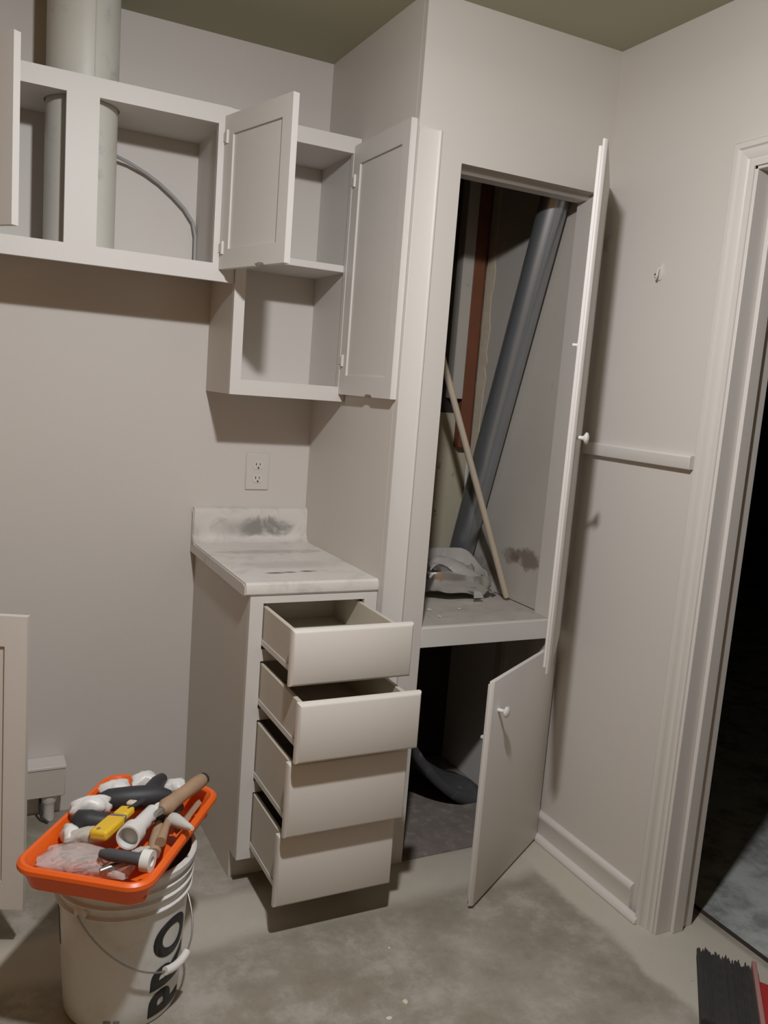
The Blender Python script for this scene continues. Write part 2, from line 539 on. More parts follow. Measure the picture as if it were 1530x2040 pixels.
struct(B(0.106, XR - 0.001, YC + 0.004, -0.006, 0.0, 0.004).build('floor_closet', 'closetfloor'), 'brown dusty floor inside the closet')
struct(B(XR - 0.014, XR - 0.0005, -0.37, -0.33, 0.004, ZSB).build('trim_6', 'shelf'), 'pale upright batten low in the closet')

# ================================================================== CLOSET THINGS
sh = thing('closet_shelf', 'dusty white shelf board spanning the tall closet opening', 'shelf', (0.38, -0.33, ZSB))
B(0.107, XR - 0.014, YC + 0.10, -0.008, ZST - 0.022, ZST - 0.002).build('shelf_board', 'shelf', sh, world=True)
B(XO1 + 0.001, XO2 - 0.001, YC + 0.020, YC + 0.10, ZST - 0.022, ZST).build('front_board', 'shelf', sh, world=True, bevel=0.002)
B(XO1 + 0.001, XO2 - 0.001, YC + 0.001, YC + 0.020, ZSB, ZST).build('face_board', 'cab', sh, world=True, bevel=0.002)

m = B(0.588, 0.638, -0.045, -0.007, 1.272, 2.45).box(0.638, 0.653, -0.030, -0.007, 1.272, 2.45)
o = m.build('wooden_stud', 'stud', loc=(0.62, -0.026, 1.272), world=True, bevel=0.003)
tag(o, 'red brown wooden stud exposed at the closet back corner', 'stud')
m = B(0.535, 0.583, -0.055, -0.007, 1.455, 2.35)
o = m.build('grey_board', 'plaster', loc=(0.56, -0.03, 1.455), world=True, bevel=0.003)
tag(o, 'narrow grey board standing left of the brown stud', 'board')

# galvanised flue pipe leaning forward beside the right inside wall
p0, p1 = Vector((0.600, -0.085, 0.785)), Vector((0.592, -0.53, 2.235))
d = (p1 - p0)
fp = thing('flue_pipe', 'long galvanised steel pipe leaning inside the closet', 'pipe', p0)
def hollow(p0, p1, r, t, n=28):
    mb = MB()
    ax = (p1 - p0).normalized()
    s = ax.cross(Vector((0, 1, 0))).normalized(); w = s.cross(ax)
    R = lambda p, rr: [p + rr * (math.cos(2 * math.pi * k / n) * s + math.sin(2 * math.pi * k / n) * w) for k in range(n)]
    mb.rings([R(p0, r), R(p1, r), R(p1, r - t), R(p0, r - t)], closed=True)
    return mb
hollow(p0, p1, 0.047, 0.0015).build('tube', 'galv', fp, world=True, smooth=40)
ax = d.normalized(); s_ = ax.cross(Vector((0, 1, 0))).normalized(); w_ = s_.cross(ax)
side = (0.25 * s_ - w_ * 0.97).normalized()
q = MB().tube([p0 + side * 0.047 + ax * 0.01, p1 + side * 0.047 - ax * 0.01], 0.0022, 6)
q.build('seam', 'galv', fp, world=True, smooth=50)

# stick
a, b_ = Vector((0.628, -0.398, ZST + 0.010)), Vector((0.128, -0.222, 2.19))
o = MB().tube([a, a + (b_ - a) * 0.006, b_], [0.009, 0.0115, 0.0115], 14).build('wooden_stick', 'palewood', loc=a, world=True, smooth=50)
tag(o, 'pale slim wooden stick leaning across the closet', 'stick')

# crushed metal duct boot on shelf
random.seed(11)
fo = thing('crushed_duct', 'dusty crushed silver sheet metal duct lying on the closet shelf', 'duct', (0.452, -0.280, ZST))
def crush(rx, ry, loops, seed, cz=0.0, n=64, warp=0.055):
    rnd = random.Random(seed)
    ph = [rnd.random() * 6.28 for _ in range(8)]
    mb = MB(); rs = []
    for k, (sc_, z) in enumerate(loops):
        ring = []
        for i in range(n):
            t = 2 * math.pi * i / n
            w = 1 + warp * (math.sin(3 * t + ph[0] + k * .25) * .5 + math.sin(5 * t + ph[1] + k * .5) * .35 + math.sin(9 * t + ph[2] - k * .4) * .25)
            e = 0.75
            cx, sy = math.copysign(abs(math.cos(t)) ** e, math.cos(t)), math.copysign(abs(math.sin(t)) ** e, math.sin(t))
            zz = z + 0.014 * math.sin(2 * t + ph[3]) * (1 if k else 0.2) + 0.004 * math.sin(7 * t + ph[4] + k) * min(1, k)
            ring.append((rx * sc_ * w * cx, ry * sc_ * w * sy, zz + cz))
        rs.append(ring)
    mb.rings(rs, True, True)
    return mb
sh1 = crush(0.148, 0.112, [(0.55, 0.018), (0.86, 0.020), (1.0, 0.045), (1.03, 0.070), (0.98, 0.092), (0.93, 0.088), (0.80, 0.060), (0.45, 0.058), (0.10, 0.064)], 5)
for p in sh1.v:
    p.z += max(0.0, p.y) * 0.42
    p.z = max(p.z, 0.002)
sh1.build('shell', 'foil', fo, smooth=32)
m = MB()
nx, ny = 14, 8
vs, fs = [], []
for j in range(ny + 1):
    for i in range(nx + 1):
        u, v2 = i / nx, j / ny
        vs.append((-0.13 + 0.22 * u + 0.01 * math.sin(9 * v2), -0.085 + 0.09 * v2 + 0.015 * math.sin(6 * u), 0.075 + 0.035 * math.sin(3.0 * u + 1.0) * (1 - v2) + 0.018 * math.sin(7 * u + 5 * v2) + 0.045 * v2))
for j in range(ny):
    for i in range(nx):
        k = j * (nx + 1) + i
        fs.append((k, k + 1, k + nx + 2, k + nx + 1))
m.add(vs, fs)
fl = m.build('torn_flap', 'foil', fo, smooth=40)
md = fl.modifiers.new('thick', 'SOLIDIFY'); md.thickness = 0.0025
MB().prism([(0, 0), (0.03, 0.004), (0.026, 0.03), (0.012, 0.04), (-0.004, 0.03)], -0.002, 0.002, 'y').xf(Matrix.Translation((0.135, -0.085, 0.020)) @ Matrix.Rotation(0.5, 4, 'Z') @ Matrix.Rotation(-0.4, 4, 'X')).build('bent_tab', 'foil', fo)
MB().prism([(0, 0), (0.04, 0.0), (0.03, 0.022), (0.006, 0.026)], -0.002, 0.002, 'y').xf(Matrix.Translation((0.03, -0.128, 0.016)) @ Matrix.Rotation(-0.1, 4, 'Z') @ Matrix.Rotation(-0.5, 4, 'X')).build('bent_tab', 'foil', fo)

# curled dark sheet low in the closet
m = MB()
prof = []
for i in range(17):
    t = i / 16
    prof.append((0.640 - 0.40 * t, 0.012 + 0.34 * t ** 1.75))
rs = []
vs, fs = [], []
ny = 6
for j in range(ny + 1):
    y = -0.40 + 0.26 * j / ny
    for (x, z) in prof:
        vs.append((x, y, z + 0.012 * math.sin(j * 0.8 + x * 9)))
n = len(prof)
for j in range(ny):
    for i in range(n - 1):
        fs.append((j * n + i, j * n + i + 1, (j + 1) * n + i + 1, (j + 1) * n + i))
m.add(vs, fs)
o = m.build('curled_sheet', 'sheet', loc=(0.6, -0.27, 0.004), world=True, smooth=50)
md = o.modifiers.new('thick', 'SOLIDIFY'); md.thickness = 0.03; md.offset = 1
tag(o, 'dark grey curled sheet lying on the closet floor', 'sheet')


# ---- closet doors: slab with a thinner lip
def closet_door(name, label, hinge, direc, w, zb, zt, knob, catch):
    ang = math.atan2(direc[1], direc[0])
    t = thing(name, label, 'door', (hinge[0], hinge[1], zb), ang)
    h = zt - zb
    lip = MB().prism([(0.0, 0.0), (w, 0.0), (w, 0.006), (w - 0.008, 0.013), (0.008, 0.013), (0.0, 0.006)], 0.0, h, 'z')
    lip.build('outer_panel', 'cab', t, bevel=0.0015)
    B(0.014, w - 0.012, -0.009, 0.0, 0.014, h - 0.014).build('inner_panel', 'cab', t, bevel=0.0015)
    kx, kz = knob
    k = MB().lathe([(0.0055, 0.0), (0.0055, 0.016), (0.008, 0.019), (0.0155, 0.023), (0.0165, 0.027), (0.013, 0.031), (0.004, 0.033)], 20)
    k.xf(Matrix.Translation((kx, 0.013, kz)) @ Matrix.Rotation(-math.pi / 2, 4, 'X'))
    k.build('knob', 'white', t, smooth=50)
    cx, cz = catch
    c = MB().box(cx - 0.012, cx + 0.012, -0.011, -0.009, cz - 0.010, cz + 0.010).box(cx - 0.005, cx + 0.005, -0.024, -0.011, cz - 0.003, cz + 0.003)
    c.build('catch', 'white', t)
    for f in (0.12, 0.88):
        MB().tube([(0.0, 0.006, h * f - 0.025), (0.0, 0.006, h * f + 0.025)], 0.005, 10).build('hinge', 'trim', t, smooth=50)
    return t


closet_door('closet_door', 'tall white closet door standing open, seen edge on', (0.650, YC - 0.009, 0), (-0.345, -0.388), 0.482, 0.731, 2.134, (0.425, 0.65), (0.425, 0.895))
closet_door('closet_door', 'short white lower closet door hanging half open above the floor', (0.648, YC - 0.009, 0), (-0.437, -0.272), 0.513, 0.010, 0.690, (0.462, 0.585), (0.478, 0.50))

# ================================================================== WALL CABINETS
def framed_door(parent, hinge, direc, w, zb, zt, inner_sign, stile=0.045, rail=0.055, notch=None, th=0.019, hinges=True, mat='cab'):
    """local x: hinge to free edge; inner face lies at y=0, the body on the outer side (sign)"""
    ang = math.atan2(direc[1], direc[0])
    pw = WL[parent.name]
    h = zt - zb
    s = inner_sign
    y0, y1 = 0.0, s * th
    m = MB()
    if notch is None:
        low = [(stile, 0), (w - stile, 0), (w - stile, rail), (stile, rail)]
    else:
        nx, nr = notch
        arc = [(nx + nr * math.cos(a), 0.32 * nr * math.sin(a)) for a in [math.pi - i * math.pi / 8 for i in range(9)]]
        low = [(stile, 0)] + arc + [(w - stile, 0), (w - stile, rail), (stile, rail)]
    m.prism(low, y0, y1, 'y')
    m.box(0, stile, y0, y1, 0, h).box(w - stile, w, y0, y1, 0, h).box(stile, w - stile, y0, y1, h - rail, h)
    d = m.build('door', mat, parent, loc=(hinge[0] - pw.x, hinge[1] - pw.y, zb - pw.z), rotz=ang)
    B(stile - 0.002, w - stile + 0.002, s * 0.006, s * (th - 0.005), rail - 0.002, h - rail + 0.002).build('door_panel', mat, d)
    if hinges:
        for f in (0.14, 0.86):
            hm = MB().tube([(0.016, -s * 0.001, h * f - 0.018), (0.016, -s * 0.001, h * f + 0.018)], 0.006, 10)
            hm.box(-0.012, 0.016, -s * 0.003, 0.0, h * f - 0.012, h * f + 0.012)
            hm.build('hinge', 'trim', d, smooth=50)
    return d


YF = -0.28
# --- short cabinet over the range gap
ZAb, ZAob, ZAot, ZAt = 1.7464, 1.7966, 2.1847, 2.2347
XA_L = -1.235
wa = thing('wall_cabinet', 'short white wall cabinet with vent pipe running through it', 'cabinet', (-0.82, -0.14, ZAb))
m = MB()
m.box(XA_L, -0.412, YF, YF + 0.02, ZAb, ZAob).box(XA_L, -0.412, YF, YF + 0.02, ZAot, ZAt)
m.box(XA_L, -1.187, YF, YF + 0.02, ZAob, ZAot).box(-0.8608, -0.7765, YF, YF + 0.02, ZAob, ZAot).box(-0.4503, -0.412, YF, YF + 0.02, ZAob, ZAot)
m.build('face_frame', 'cab', wa, world=True)
B(-0.412, -0.3815, YF + 0.006, YF + 0.02, ZAb, ZAt).build('filler_strip', 'cab', wa, world=True)
PIPE = Vector((-0.8065, -0.150, 0)); PR = 0.0965
def holed_panel(x0, x1, y0, y1, z0, z1, c, r, n=32):
    # rectangular panel with a round hole, made of angular wedges out to the rectangle
    mb = MB()
    inn, out = [], []
    for i in range(n):
        a = 2 * math.pi * i / n
        ca, sa = math.cos(a), math.sin(a)
        t = min((x1 - c.x) / ca if ca > 1e-9 else 9e9, (x0 - c.x) / ca if ca < -1e-9 else 9e9, (y1 - c.y) / sa if sa > 1e-9 else 9e9, (y0 - c.y) / sa if sa < -1e-9 else 9e9)
        inn.append((c.x + r * ca, c.y + r * sa)); out.append((c.x + t * ca, c.y + t * sa))
    for cx, cy in ((x0, y0), (x0, y1), (x1, y0), (x1, y1)):
        k = min(range(n), key=lambda i: (out[i][0] - cx) ** 2 + (out[i][1] - cy) ** 2)
        out[k] = (cx, cy)
    T = lambda L, z: [(p[0], p[1], z) for p in L]
    mb.rings([T(inn, z0), T(out, z0), T(out, z1), T(inn, z1)], closed=True)
    return mb
holed_panel(XA_L, -0.3815, YF + 0.02, -0.001, ZAb + 0.028, ZAb + 0.044, PIPE, PR + 0.004).build('bottom_panel', 'cab', wa, world=True)
holed_panel(XA_L, -0.3815, YF + 0.02, -0.001, ZAot + 0.004, ZAot + 0.02, PIPE, PR + 0.004).build('top_panel', 'cab', wa, world=True)
B(XA_L, XA_L + 0.016, YF + 0.02, -0.001, ZAb + 0.044, ZAot + 0.004).build('side_panel', 'cab', wa, world=True)
B(-0.438, -0.422, YF + 0.02, -0.001, ZAb + 0.044, ZAot + 0.004).build('side_panel', 'cab', wa, world=True)
framed_door(wa, (-0.432, YF - 0.003), (0.085, -0.325), 0.338, 1.780, 2.208, 1, notch=(0.215, 0.026))
framed_door(wa, (-1.203, YF - 0.003), (0.213, -0.282), 0.355, 1.782, 2.207, -1)

# --- tall cabinet at the partition
ZBb, ZBob, ZBot, ZBt = 1.4195, 1.4658, 2.1808, 2.2275
XBl = -0.3805
wb = thing('wall_cabinet', 'tall open white wall cabinet above the counter with one shelf', 'cabinet', (-0.19, -0.14, ZBb))
m = MB()
m.box(XBl, -0.002, YF, YF + 0.02, ZBb, ZBob).box(XBl, -0.002, YF, YF + 0.02, ZBot, ZBt)
m.box(XBl, -0.3473, YF, YF + 0.02, ZBob, ZBot).box(-0.0257, -0.002, YF, YF + 0.02, ZBob, ZBot)
m.build('face_frame', 'cab', wb, world=True)
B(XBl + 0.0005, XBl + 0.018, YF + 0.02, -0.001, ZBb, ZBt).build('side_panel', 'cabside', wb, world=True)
B(-0.018, -0.002, YF + 0.02, -0.001, ZBb, ZBt).build('side_panel', 'cab', wb, world=True)
B(XBl + 0.018, -0.018, YF + 0.02, -0.001, ZBb + 0.024, ZBb + 0.042).build('bottom_panel', 'cab', wb, world=True)
B(XBl + 0.018, -0.018, YF + 0.02, -0.001, ZBot + 0.004, ZBot + 0.02).build('top_panel', 'cab', wb, world=True)
B(XBl + 0.018, -0.018, YF + 0.021, -0.001, 1.8244, 1.8460).build('shelf', 'cab', wb, world=True, bevel=0.0015)
framed_door(wb, (-0.024, YF - 0.003), (0.004, -0.36), 0.362, 1.443, 2.203, 1, rail=0.06, notch=(0.215, 0.026), th=0.019)

# vent pipe
vp = thing('vent_pipe', 'fat white painted vent pipe rising through the short wall cabinet', 'pipe', (PIPE.x, PIPE.y, ZAb + 0.03))
hollow(Vector((PIPE.x, PIPE.y, ZAb + 0.03)), Vector((PIPE.x, PIPE.y, ZT - 0.002)), PR, 0.002, 48).build('tube', 'pipe', vp, world=True, smooth=40)
MB().tube([(PIPE.x + 0.02, PIPE.y - PR + 0.002, ZAb + 0.04), (PIPE.x + 0.02, PIPE.y - PR + 0.002, ZT - 0.003)], 0.0022, 6).build('seam', 'pipe', vp, world=True)

# cable
pts = [(-0.70, -0.055, 2.098), (-0.69, -0.04, 2.096), (-0.655, -0.03, 2.088), (-0.603, -0.022, 2.068), (-0.56, -0.02, 2.045), (-0.517, -0.02, 2.014), (-0.48, -0.02, 1.982), (-0.452, -0.02, 1.945), (-0.443, -0.022, 1.905), (-0.4425, -0.024, 1.86), (-0.4425, -0.024, ZAb + 0.05)]
o = MB().tube(pts, 0.0052, 10).build('electric_cable', 'cable', loc=(-0.6, -0.03, ZAb + 0.046), world=True, smooth=60)
tag(o, 'thin grey cable arching across the short cabinet interior', 'cable')

# ================================================================== BASE CABINET WITH DRAWERS
XCl, YB_, ZCB, ZTOE = -0.3913, -0.6247, 0.876, 0.0937
bc = thing('base_cabinet', 'white base cabinet with four drawers pulled open', 'cabinet', (-0.195, -0.31, 0))
side = [(-0.001, 0.0), (-0.5538, 0.0), (-0.5538, ZTOE - 0.004), (YB_ + 0.019, ZTOE - 0.004), (YB_ + 0.019, ZCB), (-0.001, ZCB)]
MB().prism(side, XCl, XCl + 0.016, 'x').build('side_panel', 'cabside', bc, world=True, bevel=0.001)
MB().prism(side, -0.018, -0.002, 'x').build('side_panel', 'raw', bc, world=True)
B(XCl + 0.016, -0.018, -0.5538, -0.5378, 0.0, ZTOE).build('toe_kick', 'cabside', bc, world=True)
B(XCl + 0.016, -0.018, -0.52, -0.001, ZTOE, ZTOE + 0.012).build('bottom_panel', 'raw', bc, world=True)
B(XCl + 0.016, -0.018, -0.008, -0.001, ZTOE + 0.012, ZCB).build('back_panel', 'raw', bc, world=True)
YD = [-0.9087, -0.9802, -0.9350, -0.8944]
ZD = [(0.7145, 0.8625), (0.5409, 0.6976), (0.3210, 0.5234), (0.1045, 0.3073)]
m = MB()
m.box(XCl, -0.3528, YB_, YB_ + 0.019, ZTOE, ZCB).box(-0.0429, -0.002, YB_, YB_ + 0.019, ZTOE, ZCB)
m.box(-0.3528, -0.0429, YB_, YB_ + 0.019, 0.8565, ZCB).box(-0.3528, -0.0429, YB_, YB_ + 0.019, ZTOE, ZTOE + 0.025)
for k in range(3):
    c = (ZD[k][0] + ZD[k + 1][1]) / 2
    m.box(-0.3528, -0.0429, YB_, YB_ + 0.019, c - 0.017, c + 0.017)
m.build('face_frame', 'cab', bc, world=True)
XDl, XDr = -0.370, -0.026
for k, (y, (zb, zt)) in enumerate(zip(YD, ZD)):
    f = MB().prism([(XDl, y + 0.020), (XDl, y + 0.009), (XDl + 0.0035, y + 0.003), (XDl + 0.008, y), (XDr - 0.008, y), (XDr - 0.0035, y + 0.003), (XDr, y + 0.009), (XDr, y + 0.020)], zb, zt, 'z')
    c0 = Vector(((XDl + XDr) / 2, y, zb))
    wl = WL[bc.name]
    # round the top and bottom front edges as well
    mb = MB()
    ring = []
    for (dd, dy) in ((0.0, 0.020), (0.0, 0.009), (0.0030, 0.0035), (0.0085, 0.0)):
        ring.append([(XDl + dd, y + dy, zb + dd), (XDr - dd, y + dy, zb + dd), (XDr - dd, y + dy, zt - dd), (XDl + dd, y + dy, zt - dd)])
    mb.rings(ring)
    dr = mb.build('drawer', 'drawer', bc, world=True, smooth=35)
    L = 0.46
    bz0, bz1 = zb + 0.026, zt - 0.016
    ya, yb = y + 0.020, min(y + 0.020 + L, -0.02)
    bx0, bx1 = -0.3495, -0.0462
    B(bx0, bx0 + 0.012, ya, yb, bz0, bz1).build('drawer_side', 'dinside', dr, world=True, bevel=0.0015)
    B(bx1 - 0.012, bx1, ya, yb, bz0, bz1).build('drawer_side', 'dinside', dr, world=True, bevel=0.0015)
    B(bx0 + 0.012, bx1 - 0.012, yb - 0.012, yb, bz0, bz1 - 0.006).build('drawer_back', 'dinside', dr, world=True)
    B(bx0 + 0.012, bx1 - 0.012, ya, yb - 0.012, bz0 + 0.008, bz0 + 0.014).build('drawer_bottom', 'dinside', dr, world=True)
    for xs in (bx0 - 0.003, bx1 + 0.001):
        B(xs - 0.0, xs + 0.002, ya + 0.004, yb, bz0 - 0.004, bz0 + 0.012).build('drawer_slide', 'trim', dr, world=True)

# counter top: post formed laminate with rolled front and coved splash
prof = [(-0.0015, 0.876), (-0.600, 0.876), (-0.612, 0.8765), (-0.622, 0.878), (-0.6275, 0.884), (-0.6285, 0.897), (-0.625, 0.909), (-0.617, 0.9145), (-0.600, 0.9140),
        (-0.060, 0.9120), (-0.046, 0.9145), (-0.036, 0.921), (-0.029, 0.934), (-0.0265, 0.950), (-0.0255, 1.012), (-0.022, 1.024), (-0.014, 1.0292), (-0.0015, 1.0292)]
ct = thing('countertop', 'short stained white laminate countertop with rolled edge and backsplash', 'countertop', (-0.205, -0.31, 0.876))
MB().prism(prof, -0.4055, -0.0005, 'x').build('slab', 'counter', ct, world=True, smooth=35)
inset = [(-0.0015, 0.877), (-0.590, 0.877), (-0.612, 0.877), (-0.6225, 0.882), (-0.6225, 0.905), (-0.600, 0.909), (-0.055, 0.907), (-0.034, 0.918), (-0.022, 0.940), (-0.0205, 1.010), (-0.0015, 1.022)]
MB().prism(inset, -0.4085, -0.4057, 'x').build('end_cap', 'counter', ct, world=True)

# ================================================================== OUTLETS AND WALL BITS
ot = thing('wall_outlet', 'white double wall outlet above the countertop backsplash', 'outlet', (-0.1875, 0.0, 1.154))
B(-0.0415, 0.0415, -0.006, 0.0, -0.063, 0.063).build('cover_plate', 'wall', ot, bevel=0.003)
for dz in (0.0235, -0.0235):
    n = 24
    ring = []
    for i in range(n):
        t = 2 * math.pi * i / n
        ring.append((0.0185 * math.cos(t), max(-0.0150, min(0.0150, 0.0185 * math.sin(t))) + dz))
    r = MB().prism(ring, -0.0078, -0.006, 'y').build('receptacle', 'trim', ot)
    for dx, hh in ((-0.0068, 0.0048), (0.0068, 0.0038)):
        B(dx - 0.0013, dx + 0.0013, -0.0083, -0.0078, dz + 0.003 - hh, dz + 0.003 + hh).build('slot', 'slot', r)
    MB().prism([(0.0032 * math.cos(i * math.pi / 5) + 0.0015, dz - 0.0095 + 0.0032 * math.sin(i * math.pi / 5)) for i in range(10)], -0.0083, -0.0078, 'y').build('slot', 'slot', r)
MB().prism([(0.003 * math.cos(i * math.pi / 5), 0.003 * math.sin(i * math.pi / 5)) for i in range(10)], -0.0075, -0.006, 'y').build('screw', 'trim', ot)

wh = thing('wall_hook', 'small painted over wall hook on the right wall', 'hook', (XR, -0.925, 1.858))
m = MB()
ring = lambda x, s: [(x, 0.011 * s * math.cos(2 * math.pi * i / 16), 0.024 * s * math.sin(2 * math.pi * i / 16)) for i in range(16)]
m.rings([ring(0.0, 1.0), ring(-0.003, 1.0), ring(-0.004, 0.85)])
m.build('back_plate', 'wall', wh, smooth=40)
MB().tube([(-0.003, 0.004, 0.012), (-0.010, 0.003, 0.004), (-0.014, 0.0, -0.010), (-0.018, -0.002, -0.018), (-0.022, -0.002, -0.012)], 0.0035, 8).build('hook_arm', 'wall', wh, smooth=50)
MB().tube([(0.0, 0.020, -0.006), (-0.002, 0.020, -0.006)], 0.004, 8).build('screw', 'slot', wh)

bx = thing('service_box', 'white box fixed low on the back wall with stub pipe', 'box', (-0.866, -0.04, 0.0))
B(-0.935, -0.800, -0.080, -0.001, 0.092, 0.193).build('box_body', 'cabside', bx, world=True, bevel=0.003)
B(-0.938, -0.797, -0.083, -0.001, 0.186, 0.196).build('lid', 'trim', bx, world=True, bevel=0.002)
MB().lathe([(0.024, 0.092), (0.024, 0.070), (0.020, 0.062), (0.017, 0.055), (0.017, 0.002)], 24, (-0.846, -0.050, 0)).build('stub_pipe', 'trim', bx, world=True, smooth=40)
MB().tube([(-0.872, -0.052, 0.092), (-0.874, -0.056, 0.05), (-0.868, -0.064, 0.018), (-0.850, -0.080, 0.006)], 0.0045, 8).build('wire', 'rubber', bx, world=True, smooth=50)

# ================================================================== BASE CABINET AT THE LEFT EDGE
lc = thing('base_cabinet', 'white base cabinet at the left edge with open panelled door', 'cabinet', (-1.43, -0.30, 0))
XL0, XL1 = -1.66, -1.20
side = [(-0.001, 0.0), (-0.53, 0.0), (-0.53, 0.09), (-0.581, 0.09), (-0.581, 0.90), (-0.001, 0.90)]
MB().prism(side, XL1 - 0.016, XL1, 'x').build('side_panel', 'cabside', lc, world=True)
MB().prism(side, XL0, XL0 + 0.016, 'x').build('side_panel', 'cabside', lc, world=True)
B(XL0 + 0.016, XL1 - 0.016, -0.53, -0.514, 0, 0.09).build('toe_kick', 'cabside', lc, world=True)
B(XL0 + 0.016, XL1 - 0.016, -0.57, -0.001, 0.09, 0.106).build('bottom_panel', 'raw', lc, world=True)
m = MB()
m.box(XL0, XL0 + 0.05, -0.60, -0.581, 0.09, 0.90).box(XL1 - 0.05, XL1, -0.60, -0.581, 0.09, 0.90)
m.box(XL0 + 0.05, XL1 - 0.05, -0.60, -0.581, 0.86, 0.90).box(XL0 + 0.05, XL1 - 0.05, -0.60, -0.581, 0.09, 0.13)
m.build('face_frame', 'cab', lc, world=True)
B(XL0, XL1, -0.60, -0.001, 0.90, 0.916).build('top_panel', 'cab', lc, world=True)
framed_door(lc, (-1.207, -0.605), (0.241, -0.100), 0.263, 0.118, 0.872, 1, stile=0.052, rail=0.075, mat='drawer')

# ================================================================== BUCKET
BX, BY, BH = -0.76, -0.935, 0.38
RT, RB = 0.157, 0.130
bk = thing('paint_bucket', 'white plastic bucket with black lettering under the orange tray', 'bucket', (BX, BY, 0))
def rad(z): return RB + (RT - 0.006 - RB) * z / BH
wall = [(RB - 0.010, 0.0), (RB - 0.003, 0.002), (RB, 0.008)]
wall += [(rad(z), z) for z in (0.06, 0.12, 0.18, 0.24, 0.275)]
for z in (0.285, 0.312, 0.338):
    wall += [(rad(z), z), (rad(z) + 0.0075, z + 0.002), (rad(z) + 0.0085, z + 0.006), (rad(z) + 0.001, z + 0.009)]
wall += [(rad(0.362), 0.362), (RT + 0.003, 0.364), (RT + 0.004, 0.376), (RT, 0.380), (RT - 0.008, 0.380), (RT - 0.009, 0.370), (RB - 0.004, 0.006)]
MB().lathe(wall, 72, cap0=True, cap1=True).build('pail', 'bucket', bk, smooth=40)


def wrap_text(txt, az0, zlo, zhi, tan_w, name, mat):
    cu = bpy.data.curves.new('lettering', 'FONT')
    cu.body = txt; cu.size = 1.0; cu.offset = 0.040; cu.resolution_u = 6; cu.space_character = 1.08
    to = bpy.data.objects.new('lettering_tmp', cu)
    COL.objects.link(to)
    dg = bpy.context.evaluated_depsgraph_get(); dg.update()
    me = bpy.data.meshes.new_from_object(to.evaluated_get(dg))
    bpy.data.objects.remove(to, do_unlink=True)
    bm = bmesh.new(); bm.from_mesh(me)
    ys = [v.co.y for v in bm.verts]; xs = [v.co.x for v in bm.verts]
    y0, y1, x0, x1 = min(ys), max(ys), min(xs), max(xs)
    for i in range(1, 14):
        bmesh.ops.bisect_plane(bm, geom=bm.verts[:] + bm.edges[:] + bm.faces[:], plane_co=(0, y0 + (y1 - y0) * i / 14, 0), plane_no=(0, 1, 0))
    bmesh.ops.triangulate(bm, faces=bm.faces)
    for v in bm.verts:
        z = zlo + (v.co.x - x0) / (x1 - x0) * (zhi - zlo)
        r = rad(z) + 0.0009
        az = az0 - ((v.co.y - y0) / (y1 - y0) - 0.5) * tan_w / r
        v.co = (r * math.cos(az), r * math.sin(az), z)
    bm.to_mesh(me); bm.free()
    me.materials.clear(); me.materials.append(M[mat])
    o = bpy.data.objects.new(name, me)
    COL.objects.link(o); o.parent = bk
    md = o.modifiers.new('thick', 'SOLIDIFY'); md.thickness = 0.0006
    return o


wrap_text('PRO', math.radians(-51), 0.018, 0.252, 0.108, 'lettering', 'black')


def patch(az, w, z0, z1, name, mat, n=6):
    mb = MB(); rs = []
    for i in range(n + 1):
        a = az + (i / n - 0.5) * w
        rs.append([((rad(z) + e) * math.cos(a), (rad(z) + e) * math.sin(a), z) for z, e in ((z0, 0.0002), (z0, 0.001), (z1, 0.001), (z1, 0.0002))])
    mb.rings(rs)
    return mb.build(name, mat, bk)


patch(math.radians(-182), 0.22, 0.17, 0.262, 'side_print', 'black')
patch(math.radians(-113), 0.12, 0.020, 0.034, 'small_print', 'grey')
patch(math.radians(-104), 0.10, 0.020, 0.034, 'small_print', 'grey')
# bail handle with its grip, ears
hz = 0.300
am = math.radians(-47)
mid = Vector((math.cos(am), math.sin(am), 0)); axv = Vector((-mid.y, mid.x, 0))
RE = 0.163
pts = []
for i in range(33):
    t = math.pi * i / 32
    p = axv * (RE * math.cos(t)) + mid * (0.158 * math.sin(t))
    p.z = hz - 0.165 * math.sin(t) ** 0.9 if math.sin(t) > 0 else hz
    pts.append(p)
MB().tube(pts, 0.0022, 8).build('bail_wire', 'steel', bk, smooth=60)
MB().tube(pts[14:20], 0.0095, 14).build('grip', 'white', bk, smooth=50)
for s in (-1, 1):
    e = MB().lathe([(0.016, 0.0), (0.016, 0.008), (0.010, 0.011), (0.004, 0.012)], 18)
    az = math.atan2(axv.y * s, axv.x * s)
    e.xf(Matrix.Rotation(az, 4, 'Z') @ Matrix.Translation((rad(hz) - 0.001, 0, hz)) @ Matrix.Rotation(math.pi / 2, 4, 'Y'))
    e.build('handle_ear', 'bucket', bk, smooth=40)

# ================================================================== ORANGE TRAY
TC = Vector((-0.766, -0.951, 0.3845)); TA = math.radians(55.0)
tr = thing('plastic_tray', 'bright orange plastic tray of tools balanced on the bucket', 'tray', TC, TA)
HL, HW = 0.226, 0.150


def rrect(hl, hw, r, z, n=7):
    out = []
    for cx, cy, a0 in ((hl - r, hw - r, 0), (-hl + r, hw - r, 90), (-hl + r, -hw + r, 180), (hl - r, -hw + r, 270)):
        for i in range(n):
            a = math.radians(a0 + 90 * i / (n - 1))
            out.append((cx + r * math.cos(a), cy + r * math.sin(a), z))
    return out


